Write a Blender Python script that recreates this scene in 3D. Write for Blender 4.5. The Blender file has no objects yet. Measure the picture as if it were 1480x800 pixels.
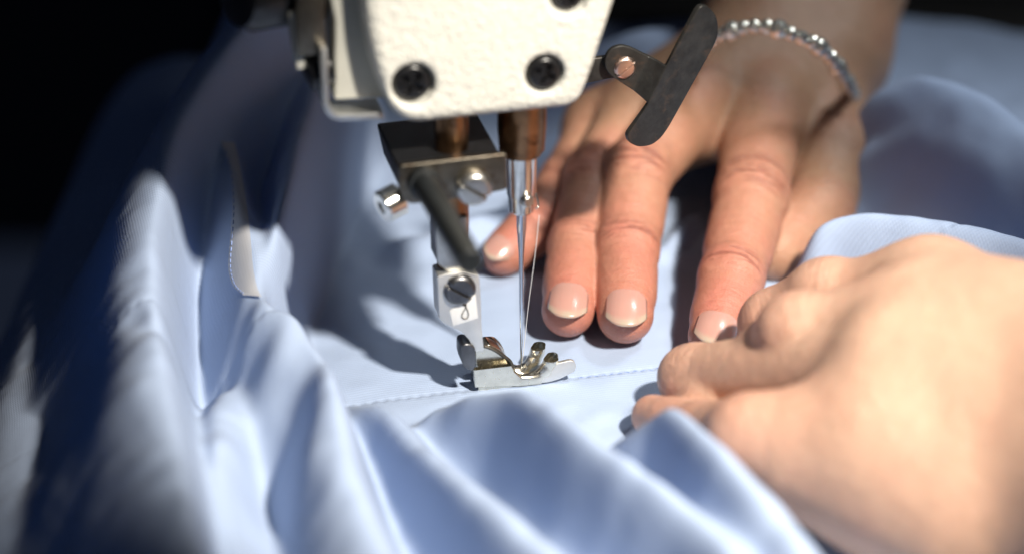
import bpy, bmesh, math, random
import numpy as np
from mathutils import Vector, Matrix
random.seed(4); rng = np.random.default_rng(4)
S = 0.001                                   # everything below is written in millimetres
sc = bpy.context.scene; COL = sc.collection

# ---------------------------------------------------------------- camera
PITCH = math.radians(27); F = 3190.0        # focal length in pixels of the 1480 px wide photograph
fw = np.array([0, math.cos(PITCH), -math.sin(PITCH)]); rt = np.array([1., 0, 0]); up = np.array([0, math.sin(PITCH), math.cos(PITCH)])
def ray(x, y): return fw + (x-740)/F*rt + (400-y)/F*up
CAM = -550*ray(756, 540)
cam = bpy.data.objects.new('camera', bpy.data.cameras.new('camera')); COL.objects.link(cam)
cam.location = CAM*S; cam.rotation_euler = (math.pi/2-PITCH, 0, 0)
cam.data.sensor_width = 36; cam.data.lens = F/1480*36
cam.data.clip_start = .01; cam.data.clip_end = 20
cam.data.dof.use_dof = True; cam.data.dof.focus_distance = .546; cam.data.dof.aperture_fstop = 4.4; cam.data.dof.aperture_blades = 0
sc.camera = cam

# ---------------------------------------------------------------- world, lamp, exposure
w = bpy.data.worlds.new('World'); sc.world = w; w.use_nodes = True
bg = w.node_tree.nodes['Background']; bg.inputs[0].default_value = (.4, .55, 1, 1); bg.inputs[1].default_value = .022
LAMP = np.array([195., -252., 400.]); AIM = np.array([13., -28., 10.])
ld = bpy.data.lights.new('work_lamp', 'SPOT'); lo = bpy.data.objects.new('work_lamp', ld); COL.objects.link(lo)
ld.energy = 20.5; ld.color = (1, .93, .82); ld.spot_size = math.radians(29.5); ld.spot_blend = .4; ld.shadow_soft_size = .016
lo.location = LAMP*S; lo.rotation_euler = Vector((AIM-LAMP)*S).to_track_quat('-Z', 'Y').to_euler()
# weak fill light added right and behind, to brighten the cloth beside the wrist
fd = bpy.data.lights.new('fill_light', 'SPOT'); fo = bpy.data.objects.new('fill_light', fd); COL.objects.link(fo)
fd.energy = 20; fd.color = (.92, .97, 1); fd.spot_size = math.radians(27); fd.spot_blend = 1; fd.shadow_soft_size = .11
fo.location = (.42, .20, .72); fo.rotation_euler = (Vector((.14, .09, .0))-fo.location).to_track_quat('-Z', 'Y').to_euler()
sc.view_settings.view_transform = 'Standard'; sc.view_settings.look = 'None'
sc.view_settings.exposure = 0; sc.view_settings.gamma = 1
sc.cycles.max_bounces = 8; sc.cycles.use_denoising = True

def at(px, py, z):
    d = ray(px, py); return CAM + d*(z-CAM[2])/d[2]
YAW = math.radians(13.5)                    # the machine and the seam are turned this much
ex = np.array([math.cos(YAW), math.sin(YAW), 0]); ey = np.array([-math.sin(YAW), math.cos(YAW), 0])
def loc(px, py, yp):                        # machine coordinates (x', y', z) on its plane y' = yp
    d = ray(px, py); P = CAM + d*(yp-CAM@ey)/(d@ey); return np.array([P@ex, yp, P[2]])

# ---------------------------------------------------------------- object helpers
def tag(o, label=None, cat=None, group=None, kind=None):
    if label: o['label'] = label
    if cat: o['category'] = cat
    if group: o['group'] = group
    if kind: o['kind'] = kind
    return o
def empty(name, locn=(0, 0, 0), rz=0):
    o = bpy.data.objects.new(name, None); COL.objects.link(o); o.empty_display_size = .01
    o.location = np.array(locn)*S; o.rotation_euler = (0, 0, rz); return o
def link(name, me, m, parent=None, smooth=True):
    if m: me.materials.append(m)
    if smooth: me.polygons.foreach_set('use_smooth', [True]*len(me.polygons))
    o = bpy.data.objects.new(name, me); COL.objects.link(o)
    if parent: o.parent = parent
    return o
def npmesh(name, V, Q):
    me = bpy.data.meshes.new(name); V = np.asarray(V, dtype=np.float32)*S; Q = np.asarray(Q, dtype=np.int32)
    me.vertices.add(len(V)); me.vertices.foreach_set('co', V.ravel())
    k = Q.shape[1]; me.loops.add(Q.size); me.loops.foreach_set('vertex_index', Q.ravel())
    me.polygons.add(len(Q)); me.polygons.foreach_set('loop_start', np.arange(0, Q.size, k, dtype=np.int32))
    me.update(calc_edges=True); return me
def attr(me, name, vals):
    a = me.attributes.new(name, 'FLOAT', 'POINT'); a.data.foreach_set('value', np.asarray(vals, dtype=np.float32))
def bm_obj(name, bm, m, parent=None, bevel=0, seg=3, smooth=True):
    bmesh.ops.recalc_face_normals(bm, faces=bm.faces)
    if bevel: 
        es = [e for e in bm.edges if len(e.link_faces) == 2 and e.calc_face_angle(0) > .5]
        bmesh.ops.bevel(bm, geom=es, offset=bevel, segments=seg, profile=.5, affect='EDGES', clamp_overlap=True)
    me = bpy.data.meshes.new(name); bm.to_mesh(me); bm.free()
    me.transform(Matrix.Scale(S, 4))
    o = link(name, me, m, parent, smooth)
    if smooth:
        me.set_sharp_from_angle(angle=math.radians(38))
    return o
def add_prism(bm, pts, d):                  # pts: 3-D outline, d: extrusion vector
    a = [bm.verts.new(p) for p in pts]; b = [bm.verts.new(np.array(p)+np.array(d)) for p in pts]
    bm.faces.new(a); bm.faces.new(b[::-1]); n = len(a)
    for i in range(n): bm.faces.new((a[i], b[i], b[(i+1) % n], a[(i+1) % n]))
def add_lathe(bm, A, axis, prof, n=48, flat=None):    # prof: list of (distance along axis, radius)
    A = np.array(A, float); ax = np.array(axis, float); ax /= np.linalg.norm(ax)
    h = np.array([0, 0, 1.]) if abs(ax[2]) < .9 else np.array([1., 0, 0])
    u = np.cross(ax, h); u /= np.linalg.norm(u); v = np.cross(ax, u); rings = []
    for (t, r) in prof:
        rings.append([bm.verts.new(A+ax*t+r*(math.cos(2*math.pi*i/n)*u+math.sin(2*math.pi*i/n)*v)) for i in range(n)])
    for R0, R1 in zip(rings, rings[1:]):
        for i in range(n): bm.faces.new((R0[i], R0[(i+1) % n], R1[(i+1) % n], R1[i]))
    bm.faces.new(rings[0]); bm.faces.new(rings[-1][::-1])
def slot_screw(name, A, axis, r, h, ang, m, parent, cross=False, depth=.9, wdt=.22):
    # round screw head with a real slot cut into it, built from a disc of small cells
    ax = np.array(axis, float); ax /= np.linalg.norm(ax)
    hh = np.array([0, 0, 1.]); u = np.cross(hh, ax); u /= np.linalg.norm(u); v = np.cross(ax, u)
    nr, na = 26, 96; V = []; Q = []
    for i in range(nr+1):
        for j in range(na):
            rr = r*min(1, i/(nr-2)); a = 2*math.pi*j/na; x = rr*math.cos(a); y = rr*math.sin(a)
            z = h - .22*r*max(0, (rr/r-.72)/.28)**2 - .06*r*(rr/r)**2
            xs = x*math.cos(ang)+y*math.sin(ang); ys = -x*math.sin(ang)+y*math.cos(ang)
            s = max(0, min(1, (wdt*r-abs(ys))/(.06*r)+.5))
            if cross:
                s = max(s, max(0, min(1, (wdt*r-abs(xs))/(.06*r)+.5)))
                s *= max(0, min(1, (.66*r-rr)/(.12*r)))
            z -= depth*s
            if i == nr-1: z = min(z, h-.4*r)
            if i == nr: z = -h*.4
            V.append(np.array(A)+ax*z+u*x+v*y)
    for i in range(nr):
        for j in range(na): Q.append((i*na+j, (i+1)*na+j, (i+1)*na+(j+1) % na, i*na+(j+1) % na))
    o = link(name, npmesh(name, V, Q), m, parent)
    o.data.set_sharp_from_angle(angle=math.radians(40)); return o
def rounded(pts, r, n=6):                   # round the corners of a 2-D/3-D outline; r a number or list
    out = []; P = [np.array(p, float) for p in pts]; k = len(P)
    for i in range(k):
        ri = r[i] if isinstance(r, (list, tuple)) else r
        a, b, c = P[i-1], P[i], P[(i+1) % k]
        da, dc = (a-b), (c-b); la, lc = np.linalg.norm(da), np.linalg.norm(dc); t = min(ri, .48*la, .48*lc)
        if t < 1e-6: out.append(b); continue
        p0, p2 = b+da/la*t, b+dc/lc*t
        for j in range(n+1):
            s = j/n; out.append((1-s)**2*p0+2*s*(1-s)*b+s*s*p2)
    return out
def tube(name, pts, r, m, parent=None, closed=False):
    cu = bpy.data.curves.new(name, 'CURVE'); cu.dimensions = '3D'; sp = cu.splines.new('NURBS' if len(pts) > 2 else 'POLY'); sp.points.add(len(pts)-1)
    for i, p in enumerate(pts): sp.points[i].co = (*(np.array(p)*S), 1)
    if len(pts) > 2: sp.use_endpoint_u = not closed; sp.order_u = min(4, len(pts)); sp.use_cyclic_u = closed
    cu.bevel_depth = r*S; cu.bevel_resolution = 4; cu.resolution_u = 8; cu.use_fill_caps = True
    tmp = bpy.data.objects.new('tmp', cu); COL.objects.link(tmp)
    me = bpy.data.meshes.new_from_object(tmp.evaluated_get(bpy.context.evaluated_depsgraph_get()))
    bpy.data.objects.remove(tmp); me.name = name; me.materials.clear()
    return link(name, me, m, parent)

# ---------------------------------------------------------------- materials
class NT:
    def __init__(s, name):
        s.m = bpy.data.materials.new(name); s.m.use_nodes = True; s.t = s.m.node_tree; s.b = s.t.nodes['Principled BSDF']
    def n(s, typ, **k):
        o = s.t.nodes.new(typ)
        for a, v in k.items():
            if a.startswith('i_'): o.inputs[int(a[2:])].default_value = v
            else: setattr(o, a, v)
        return o
    def l(s, a, b): s.t.links.new(a, b)
    def set(s, **k):
        for a, v in k.items(): s.b.inputs[a.replace('_', ' ')].default_value = v
    def noise(s, scale, detail=4, rough=.55, vec=None, dist=0):
        o = s.n('ShaderNodeTexNoise'); o.inputs['Scale'].default_value = scale; o.inputs['Detail'].default_value = detail
        o.inputs['Roughness'].default_value = rough; o.inputs['Distortion'].default_value = dist
        s.l(vec if vec else s.obj(), o.inputs['Vector']); return o.outputs[0]
    def obj(s):
        if not hasattr(s, '_tc'): s._tc = s.n('ShaderNodeTexCoord')
        return s._tc.outputs['Object']
    def attr(s, name): return s.n('ShaderNodeAttribute', attribute_name=name).outputs['Fac']
    def math(s, op, a, b=None, c=None):
        o = s.n('ShaderNodeMath', operation=op)
        for i, v in enumerate((a, b, c)):
            if v is None: continue
            if isinstance(v, (int, float)): o.inputs[i].default_value = v
            else: s.l(v, o.inputs[i])
        return o.outputs[0]
    def ramp(s, x, *stops):
        o = s.n('ShaderNodeValToRGB'); cr = o.color_ramp
        while len(cr.elements) < len(stops): cr.elements.new(.5)
        for e, (p, c) in zip(cr.elements, stops): e.position = p; e.color = (*c, 1) if len(c) == 3 else c
        s.l(x, o.inputs[0]); return o.outputs[0]
    def mix(s, fac, a, b, mode='MIX'):
        o = s.n('ShaderNodeMix', data_type='RGBA', blend_type=mode)
        for i, v in ((0, fac), (6, a), (7, b)):
            if isinstance(v, (int, float)): o.inputs[i].default_value = v
            elif isinstance(v, tuple): o.inputs[i].default_value = (*v, 1)
            else: s.l(v, o.inputs[i])
        return o.outputs[2]
    def bump(s, h, strength, dist, prev=None):
        o = s.n('ShaderNodeBump'); o.inputs['Strength'].default_value = strength; o.inputs['Distance'].default_value = dist*S
        s.l(h, o.inputs['Height'])
        if prev: s.l(prev, o.inputs['Normal'])
        return o.outputs[0]
    def normal(s, nrm): s.l(nrm, s.b.inputs['Normal'])

def metal(name, col, rough=.3, var=.15, bumps=.05, scale=250, dirt=None, metallic=1.0):
    t = NT(name); t.set(Metallic=metallic, Roughness=rough)
    n1 = t.noise(scale, 6, .65); n2 = t.noise(scale*6, 4, .6)
    c = t.ramp(n1, (.3, tuple(x*(1-var) for x in col)), (.7, tuple(min(1, x*(1+var)) for x in col)))
    if dirt:
        n3 = t.noise(scale*.6, 7, .7, dist=.6); c = t.mix(t.ramp(n3, (.55, (0, 0, 0)), (.68, (1, 1, 1))), c, dirt)
    t.l(c, t.b.inputs['Base Color'])
    t.l(t.math('MULTIPLY_ADD', n2, .35*rough+.06, rough*.85), t.b.inputs['Roughness'])
    t.normal(t.bump(n2, bumps, .1)); return t.m

M_chrome = metal('chrome', (.72, .7, .64), .16, .12, .04, 300)
M_nickel = metal('worn_nickel', (.72, .68, .58), .22, .16, .06, 160)
M_steel = metal('brushed_steel', (.5, .49, .46), .3, .1, .1, 400)
M_shank = metal('satin_steel', (.78, .77, .74), .5, .05, .05, 300)
M_patch = metal('pale_reflection_steel', (.9, .89, .86), .65, .03, .05, 300, metallic=.6)  # paler steel for the reflection laid on the shank
M_bluesteel = metal('needle_steel', (.62, .66, .72), .13, .03, .02, 300)
M_plate = metal('oiled_dark_steel', (.17, .15, .12), .36, .3, .15, 220, dirt=(.08, .05, .03))
M_black = metal('black_oxide', (.012, .012, .013), .42, .3, .2, 500, metallic=.3)
M_rod = metal('black_rod', (.014, .016, .017), .38, .3, .1, 400, metallic=.05)
M_brown = metal('oily_bronze', (.30, .17, .09), .3, .35, .12, 160, dirt=(.07, .035, .02))
M_bracket = metal('black_bracket', (.04, .039, .037), .4, .4, .3, 260, dirt=(.085, .06, .045), metallic=.55)
M_darksteel = metal('dark_screw_steel', (.16, .16, .165), .33, .2, .2, 300)
M_copper = metal('pinkish_steel', (.75, .55, .45), .28, .1, .1, 350)
M_alu = metal('grey_sheet', (.55, .56, .56), .42, .1, .08, 300)
M_silver = metal('silver_chain', (.85, .83, .74), .2, .1, .05, 500, metallic=.75)
def brushed(m):                              # turning marks round a vertical rod
    pass

def paint():
    t = NT('cream_wrinkle_paint'); t.set(Roughness=.42)
    n1 = t.noise(620, 3, .5, dist=.6); n2 = t.noise(1800, 3, .5); n3 = t.noise(40, 4, .6)
    sp = [t.n('ShaderNodeMix', data_type='RGBA')]; sp[0].inputs[7].default_value = (.33, .28, .2, 1); t.l(t.ramp(t.noise(190, 6, .75, dist=.8), (.70, (0, 0, 0)), (.76, (.7, .7, .7))), sp[0].inputs[0])
    t.l(t.ramp(n3, (.35, (.63, .62, .56)), (.65, (.68, .67, .61))), sp[0].inputs[6]); t.l(sp[0].outputs[2], t.b.inputs['Base Color'])
    h = t.math('MULTIPLY_ADD', n2, .25, n1); t.normal(t.bump(h, .75, 1.0)); return t.m
M_paint = paint()
def dull(name, col, rough=.6, sc_=200, var=.3, b=.3):
    t = NT(name); t.set(Roughness=rough); n1 = t.noise(sc_, 5)
    t.l(t.ramp(n1, (.3, tuple(x*(1-var) for x in col)), (.7, tuple(x*(1+var) for x in col))), t.b.inputs['Base Color'])
    t.normal(t.bump(t.noise(sc_*6, 3), b, .2)); return t.m
M_table = dull('dark_table', (.02, .018, .016), .5, 20)
M_plastic = dull('black_plastic', (.008, .008, .009), .3, 300, .2, .1)
M_casing = dull('cream_casing', (.5, .49, .43), .45, 60, .08, .2)
M_dark = dull('dark_cavity', (.006, .006, .006), .8)
M_blue_thread = dull('blue_thread', (.28, .38, .68), .7, 900, .2, .3)
M_white_thread = dull('white_thread', (.8, .8, .8), .5, 900, .05, .3)

def cloth_mat(name, col, stripe=1.0, trans=.2):
    t = NT(name); t.set(Roughness=.78); t.b.inputs['Sheen Weight'].default_value = .25; t.b.inputs['Sheen Roughness'].default_value = .4
    t.b.inputs['Specular IOR Level'].default_value = .25
    mp = t.n('ShaderNodeMapping'); mp.inputs['Rotation'].default_value = (0, 0, -YAW); t.l(t.obj(), mp.inputs[0])
    sx = t.n('ShaderNodeSeparateXYZ'); t.l(mp.outputs[0], sx.inputs[0])
    wob = t.noise(25, 3)
    yy = t.math('MULTIPLY_ADD', wob, .004, sx.outputs[1]); xx = t.math('MULTIPLY_ADD', wob, .003, sx.outputs[0])
    sy = t.math('SINE', t.math('MULTIPLY', yy, 2*math.pi/.00095)); sxx = t.math('SINE', t.math('MULTIPLY', xx, 2*math.pi/.0006))
    weave = t.math('MULTIPLY_ADD', sxx, .45, sy); slub = t.noise(900, 3)
    n0 = t.noise(14, 4, .6)
    c = t.ramp(n0, (.3, tuple(x*.96 for x in col)), (.7, tuple(min(1, x*1.04) for x in col)))
    f = t.math('MULTIPLY_ADD', sy, .055*stripe, .06*stripe)
    c2 = t.mix(f, c, tuple(x*.45 for x in col)); t.l(c2, t.b.inputs['Base Color'])
    n = t.bump(t.math('MULTIPLY_ADD', slub, .8, weave), .25*stripe, .12)
    n = t.bump(t.noise(60, 5, .6), .35, .9, n)
    t.normal(n)
    tr = t.n('ShaderNodeBsdfTranslucent'); t.l(t.mix(1.0, c2, (.42, .7, 1.08), 'MULTIPLY'), tr.inputs[0]); t.l(n, tr.inputs['Normal'])
    mx = t.n('ShaderNodeMixShader'); mx.inputs[0].default_value = trans
    t.l(t.b.outputs[0], mx.inputs[1]); t.l(tr.outputs[0], mx.inputs[2]); t.l(mx.outputs[0], t.t.nodes['Material Output'].inputs[0]); return t.m
M_cloth = cloth_mat('pale_blue_shirting', (.53, .65, .885), .75)
M_tape = cloth_mat('cream_tape', (.66, .66, .68), .35)

def skin_mat(name, base, red, rough=.42, wr=1.0):
    t = NT(name); t.set(Roughness=rough); t.b.inputs['Subsurface Weight'].default_value = .22
    t.b.inputs['Subsurface Radius'].default_value = (1, .4, .2); t.b.inputs['Subsurface Scale'].default_value = .0035
    t.b.inputs['Specular IOR Level'].default_value = .45
    r = t.attr('red'); wm = t.attr('wr'); ft = t.attr('ft'); fa = t.attr('fa')
    mott = t.noise(70, 5, .6)
    f = t.math('ADD', r, t.math('MULTIPLY_ADD', mott, .9, -.45))
    c = t.mix(f, base, red); f2 = t.ramp(t.noise(350, 4, .6), (.3, (.93, .92, .91)), (.7, (1.05, 1.05, 1.05)))
    c = t.mix(1.0, c, f2, 'MULTIPLY')
    # creases across the finger
    cx = t.n('ShaderNodeCombineXYZ'); t.l(t.math('MULTIPLY', ft, .75), cx.inputs[0]); t.l(t.math('MULTIPLY', fa, .10), cx.inputs[1])
    ln = t.noise(1.0, 3, .6, vec=cx.outputs[0], dist=.3)
    line = t.math('MULTIPLY', t.ramp(ln, (.40, (0, 0, 0)), (.50, (1, 1, 1))), wm)
    cr = t.math('MULTIPLY', t.math('SUBTRACT', wm, line), .38*wr)
    c = t.mix(cr, c, tuple(x*.45*k for x, k in zip(red, (1, .8, .8)))); t.l(c, t.b.inputs['Base Color'])
    vo = t.n('ShaderNodeTexVoronoi'); vo.feature = 'DISTANCE_TO_EDGE'; vo.inputs['Scale'].default_value = 1150; t.l(t.obj(), vo.inputs['Vector'])
    pores = t.math('MINIMUM', vo.outputs['Distance'], .12)
    n = t.bump(pores, .5, .8); n = t.bump(t.noise(420, 6, .65), .6, .6, n)
    n = t.bump(line, .8*wr, .35, n); n = t.bump(t.noise(90, 3, .5), .4, 1.6, n); t.normal(n)
    return t.m
M_skinR = skin_mat('dimmer_lit_skin', (.45, .265, .165), (.52, .185, .135), wr=1.5)  # same person's skin, darker: the far hand's dimmer light is in the colour
M_skinL = skin_mat('brighter_lit_skin', (.61, .385, .28), (.62, .28, .205), wr=.7)  # same person's skin, paler: the near hand's stronger light is in the colour
def nail_mat():
    t = NT('nail'); t.set(Roughness=.26); t.b.inputs['Subsurface Weight'].default_value = .15; t.b.inputs['Subsurface Scale'].default_value = .002
    t.b.inputs['Coat Weight'].default_value = .3; t.b.inputs['Coat Roughness'].default_value = .2
    c = t.mix(t.ramp(t.attr('tip'), (.0, (0, 0, 0)), (1, (1, 1, 1))), (.49, .265, .22), (.45, .36, .28))
    c = t.mix(t.math('MULTIPLY', t.attr('lun'), .45), c, (.80, .60, .50)); t.l(c, t.b.inputs['Base Color'])
    cx = t.n('ShaderNodeCombineXYZ'); t.l(t.attr('na'), cx.inputs[0]); t.normal(t.bump(t.noise(5.5, 3, .5, vec=cx.outputs[0]), .25, .12)); return t.m
M_nail = nail_mat()

# ---------------------------------------------------------------- cloth surface
def resample(R, n=5):
    R = np.array(R, float); out = []
    for i in range(len(R)-1):
        a, b, c, d = R[max(i-1, 0)], R[i], R[i+1], R[min(i+2, len(R)-1)]
        for j in range(n):
            f = j/n; out.append(.5*((2*b)+(-a+c)*f+(2*a-5*b+4*c-d)*f*f+(-a+3*b-3*c+d)*f**3))
    return [tuple(q) for q in out]+[tuple(R[-1])]
def ridge_field(X, Y, ridges, k=3.0, zpos=None):
    H = np.zeros_like(X)
    for R in ridges:
        R = resample(R)
        P = [at(p[0], p[1], p[2] if zpos is None else zpos) for p in R]; wm = max(max(p[3], p[4]) for p in R)+1
        xs = [p[0] for p in P]; ys = [p[1] for p in P]
        i0, i1 = np.searchsorted(gx, [min(xs)-wm, max(xs)+wm]); j0, j1 = np.searchsorted(gy, [min(ys)-wm, max(ys)+wm])
        if i1 <= i0 or j1 <= j0: continue
        XF, YF_, HF = X, Y, H; X, Y, H = XF[i0:i1, j0:j1], YF_[i0:i1, j0:j1], HF[i0:i1, j0:j1]
        D = np.full_like(X, 1e9); hb = np.zeros_like(X); wb = np.ones_like(X)
        for (a, b, qa, qb) in zip(P, P[1:], R, R[1:]):
            dx, dy = b[0]-a[0], b[1]-a[1]; L2 = dx*dx+dy*dy
            t = np.clip(((X-a[0])*dx+(Y-a[1])*dy)/L2, 0, 1)
            ox, oy = X-(a[0]+t*dx), Y-(a[1]+t*dy); d = np.hypot(ox, oy)
            side = np.clip((dx*oy-dy*ox)/(math.sqrt(L2)*3.0), -1, 1)*.5+.5
            s = t*t*(3-2*t)
            wl = qa[3]+(qb[3]-qa[3])*s; wr = qa[4]+(qb[4]-qa[4])*s
            ww = wl*(1-side)+wr*side; h = qa[2]+(qb[2]-qa[2])*s
            m = d < D; D = np.where(m, d, D); hb = np.where(m, h, hb); wb = np.where(m, ww, wb)
        q = np.clip(D/wb, 0, 1); prof = np.cos(q*math.pi/2)**1.7
        h = hb*prof
        e = np.clip(1-np.abs(H-h)/k, 0, None); HF[i0:i1, j0:j1] = np.maximum(H, h)+e*e*k*.25*smooth01(0, 2, np.minimum(H, h))
        X, Y, H = XF, YF_, HF
    return H
def vnoise(X, Y, s, seed):
    r = np.random.default_rng(seed); G = r.standard_normal((64, 64)); u = X/s+20; v = Y/s+20
    i = np.floor(u).astype(int); j = np.floor(v).astype(int); a = u-i; b = v-j; a = a*a*(3-2*a); b = b*b*(3-2*b)
    g = lambda p, q: G[p % 64, q % 64]
    return (g(i, j)*(1-a)+g(i+1, j)*a)*(1-b)+(g(i, j+1)*(1-a)+g(i+1, j+1)*a)*b
RIDGES = [
 # big fold left of the needle, from the raised back down to the camera; steep right side
 [(400, -60, 58, 40, 9), (345, 60, 46, 34, 8), (335, 150, 40, 26, 7), (344, 230, 37, 22, 6), (359, 305, 33.5, 20, 6), (372, 370, 31, 20, 6), (383, 430, 29, 20, 7), (428, 462, 28, 24, 8), (466, 508, 29, 29, 8), (486, 570, 30, 31, 10), (500, 650, 28, 28, 12), (530, 740, 26, 28, 13), (570, 840, 25, 28, 14)],
 [(520, -60, 60, 40, 7), (478, 60, 50, 30, 6), (446, 170, 43, 24, 5), (416, 270, 37, 18, 5), (394, 360, 31, 13, 5), (384, 425, 25, 9, 5)],
 [(312, 570, 13, 10, 20), (314, 620, 20, 11, 20), (320, 670, 23, 11, 20), (338, 740, 24, 11, 18), (365, 840, 23, 11, 16)],
 # bright fold beside the dark crease
 [(400, -30, 72, 50, 16), (325, 80, 58, 44, 14), (262, 180, 48, 36, 12), (232, 270, 41, 36, 10), (220, 350, 38, 34, 10), (222, 450, 35, 32, 10), (238, 560, 34, 38, 11), (262, 680, 33, 40, 11), (290, 840, 31, 40, 11)],
 # folds in front of the seam
 [(505, 588, 5, 6, 6), (555, 592, 12, 8, 10), (610, 645, 18, 9, 14), (690, 722, 20, 10, 17), (780, 800, 21, 11, 18), (850, 860, 21, 12, 18)],
 [(640, 590, 9, 9, 9), (690, 572, 17, 11, 11), (748, 570, 23, 12, 12), (805, 598, 28, 13, 14), (865, 646, 29, 13, 15), (945, 704, 28, 13, 15), (1030, 766, 27, 13, 14), (1110, 850, 26, 13, 13)],
 [(880, 650, 12, 9, 6), (925, 616, 21, 10, 8), (972, 590, 29, 11, 10), (1012, 626, 31, 13, 14), (1070, 688, 31, 14, 17), (1130, 755, 29, 19, 18), (1190, 835, 28, 19, 18)],
 [(900, 690, 8, 8, 7), (960, 760, 12, 10, 8), (1010, 840, 13, 10, 8)],
 [(938, 590, 3, 6, 6), (965, 578, 9, 9, 8), (1010, 572, 10, 10, 9), (1070, 585, 10, 10, 9)],
 # flap between the two hands and the cloth behind it
 [(1186, 322, 25, 11, 9), (1235, 303, 29, 14, 12), (1330, 312, 31, 18, 16), (1420, 335, 31, 18, 16), (1520, 365, 31, 18, 16)],
 [(1230, 175, 22, 20, 24), (1290, 118, 38, 30, 34), (1390, 132, 42, 34, 36), (1460, 175, 40, 34, 36), (1560, 250, 34, 30, 30)],
 [(1245, 262, 15, 18, 16), (1360, 232, 20, 20, 18), (1520, 262, 20, 20, 18)],
 [(1260, 205, 26, 16, 10), (1330, 190, 32, 16, 12), (1420, 215, 34, 18, 12), (1500, 260, 30, 18, 12)],
 [(840, 80, 26, 22, 20), (920, 45, 34, 26, 22), (1020, 40, 30, 26, 22)],
 [(850, 140, 16, 14, 12), (920, 120, 20, 16, 14), (980, 110, 18, 14, 14)],
 [(760, 215, 9, 14, 12), (830, 182, 13, 14, 12), (880, 170, 10, 14, 12)],
 [(600, 352, 5, 12, 14), (680, 318, 9, 12, 12), (740, 300, 8, 12, 12)],
 [(955, 362, 2.6, 4, 5), (985, 325, 4.5, 4, 5), (1010, 300, 6, 5, 6)],
 [(985, 372, 1.8, 4, 4), (1020, 350, 3.2, 4, 4), (1032, 325, 4, 5, 5)],
 [(1085, 415, 2.5, 4, 4), (1120, 395, 4, 4, 5), (1160, 385, 5, 5, 5)],
 [(580, 432, .8, 14, 12), (620, 400, 2.0, 14, 12), (640, 372, 3, 14, 12)],
]
EDGE = -117.
GROOVES = [
 [(450, 500, 3, 8, 8), (428, 545, 6, 11, 10), (388, 625, 8, 12, 11), (360, 700, 8.5, 12, 11), (362, 780, 8, 12, 11), (380, 850, 8, 12, 11)],
 [(372, 446, 1.2, 4, 3), (325, 486, 2.4, 5, 3), (283, 528, 3, 6, 4)],
 [(196, 500, 1.6, 4, 4), (225, 525, 1.8, 4, 4), (250, 520, 1, 4, 4)],
]
def smooth01(a, b, v):
    t = np.clip((v-a)/(b-a), 0, 1); return t*t*(3-2*t)
def blur(A, n):
    for ax in (0, 1):
        for _ in range(n):
            P_ = np.concatenate([A.take([0], ax), A, A.take([-1], ax)], ax)
            m0 = np.arange(A.shape[ax]); A = .25*P_.take(m0, ax)+.5*P_.take(m0+1, ax)+.25*P_.take(m0+2, ax)
    return A
def cloth_z(X, Y):
    H = ridge_field(X, Y, RIDGES)
    for g in GROOVES:
        H = H-ridge_field(X, Y, [g], zpos=24)
    if X.shape[0] > 50: H = blur(H, 10)
    yp = -math.sin(YAW)*X+math.cos(YAW)*Y; xp = math.cos(YAW)*X+math.sin(YAW)*Y
    calm = np.exp(-((X-5)/75)**2-((Y-12)/42)**2)
    rough = 1-calm
    H = H + rough*(1.0*vnoise(X, Y, 30, 1)+.3*vnoise(X, Y, 13, 2)) + (.12+.25*rough)*vnoise(X, Y, 6.5, 5)*.8
    # long soft wrinkles running with the folds
    H = H + rough*.22*np.clip(vnoise(X*.9+Y*.45, Y*.12-X*.2, 5.5, 9), -1.2, 1.2)
    # flatter double layer in front of the seam, stitched down along it
    lip = smooth01(SEAM+.4, SEAM-.8, yp)*(.55-.5*0)
    H = H + lip*.6
    # little puckers along the stitching
    H = H - .28*np.exp(-((yp-SEAM+.2)/1.0)**2)*(1+.6*np.sin(xp*2.2))
    H = np.where(H < -.6, -.6+.2*(H+.6), H)
    # on the left the cloth falls over an added table edge, shaped to stay dark
    e = EDGE+.12*np.maximum(0, -Y)-X; H = H-.85*(np.sqrt(np.maximum(e+4, 0)**2+300)-17.32)-.028*np.minimum(np.maximum(e-10, 0), 38)**2-1.6*np.maximum(e-48, 0)
    return H
SEAM = float(at(840, 544, 0)@ey)
shirt = tag(empty('shirt'), 'pale blue cotton shirt bunched in soft folds under the presser foot and both hands', 'shirt')
nx, ny = 900, 760; gx = np.linspace(-270, 340, nx); gy = np.linspace(-190, 330, ny)
X, Y = np.meshgrid(gx, gy, indexing='ij'); Z = cloth_z(X, Y)
# cloth stops short of the far table, with an uneven edge
idx = np.arange(nx*ny).reshape(nx, ny); Q = np.stack([idx[:-1, :-1], idx[1:, :-1], idx[1:, 1:], idx[:-1, 1:]], -1)
edge = 235+18*np.sin(gx/60.)
keep = (Y[:-1, :-1] < edge[:-1, None])
Q = Q[keep]
me = npmesh('fabric', np.stack([X, Y, Z], -1).reshape(-1, 3), Q)
bmm = bmesh.new(); bmm.from_mesh(me); bmesh.ops.delete(bmm, geom=[v for v in bmm.verts if not v.link_faces], context='VERTS'); bmm.to_mesh(me); bmm.free()
fo_ = link('fabric', me, M_cloth, shirt); fo_.shadow_terminator_geometry_offset = .4; fo_.shadow_terminator_shading_offset = .15
def zc(x, y):                               # cloth height, read off the grid
    u = min(max((x-gx[0])/(gx[1]-gx[0]), 0), nx-1.001); v = min(max((y-gy[0])/(gy[1]-gy[0]), 0), ny-1.001)
    i, j = int(u), int(v); a, b = u-i, v-j
    return float((Z[i, j]*(1-a)+Z[i+1, j]*a)*(1-b)+(Z[i, j+1]*(1-a)+Z[i+1, j+1]*a)*b)
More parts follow.
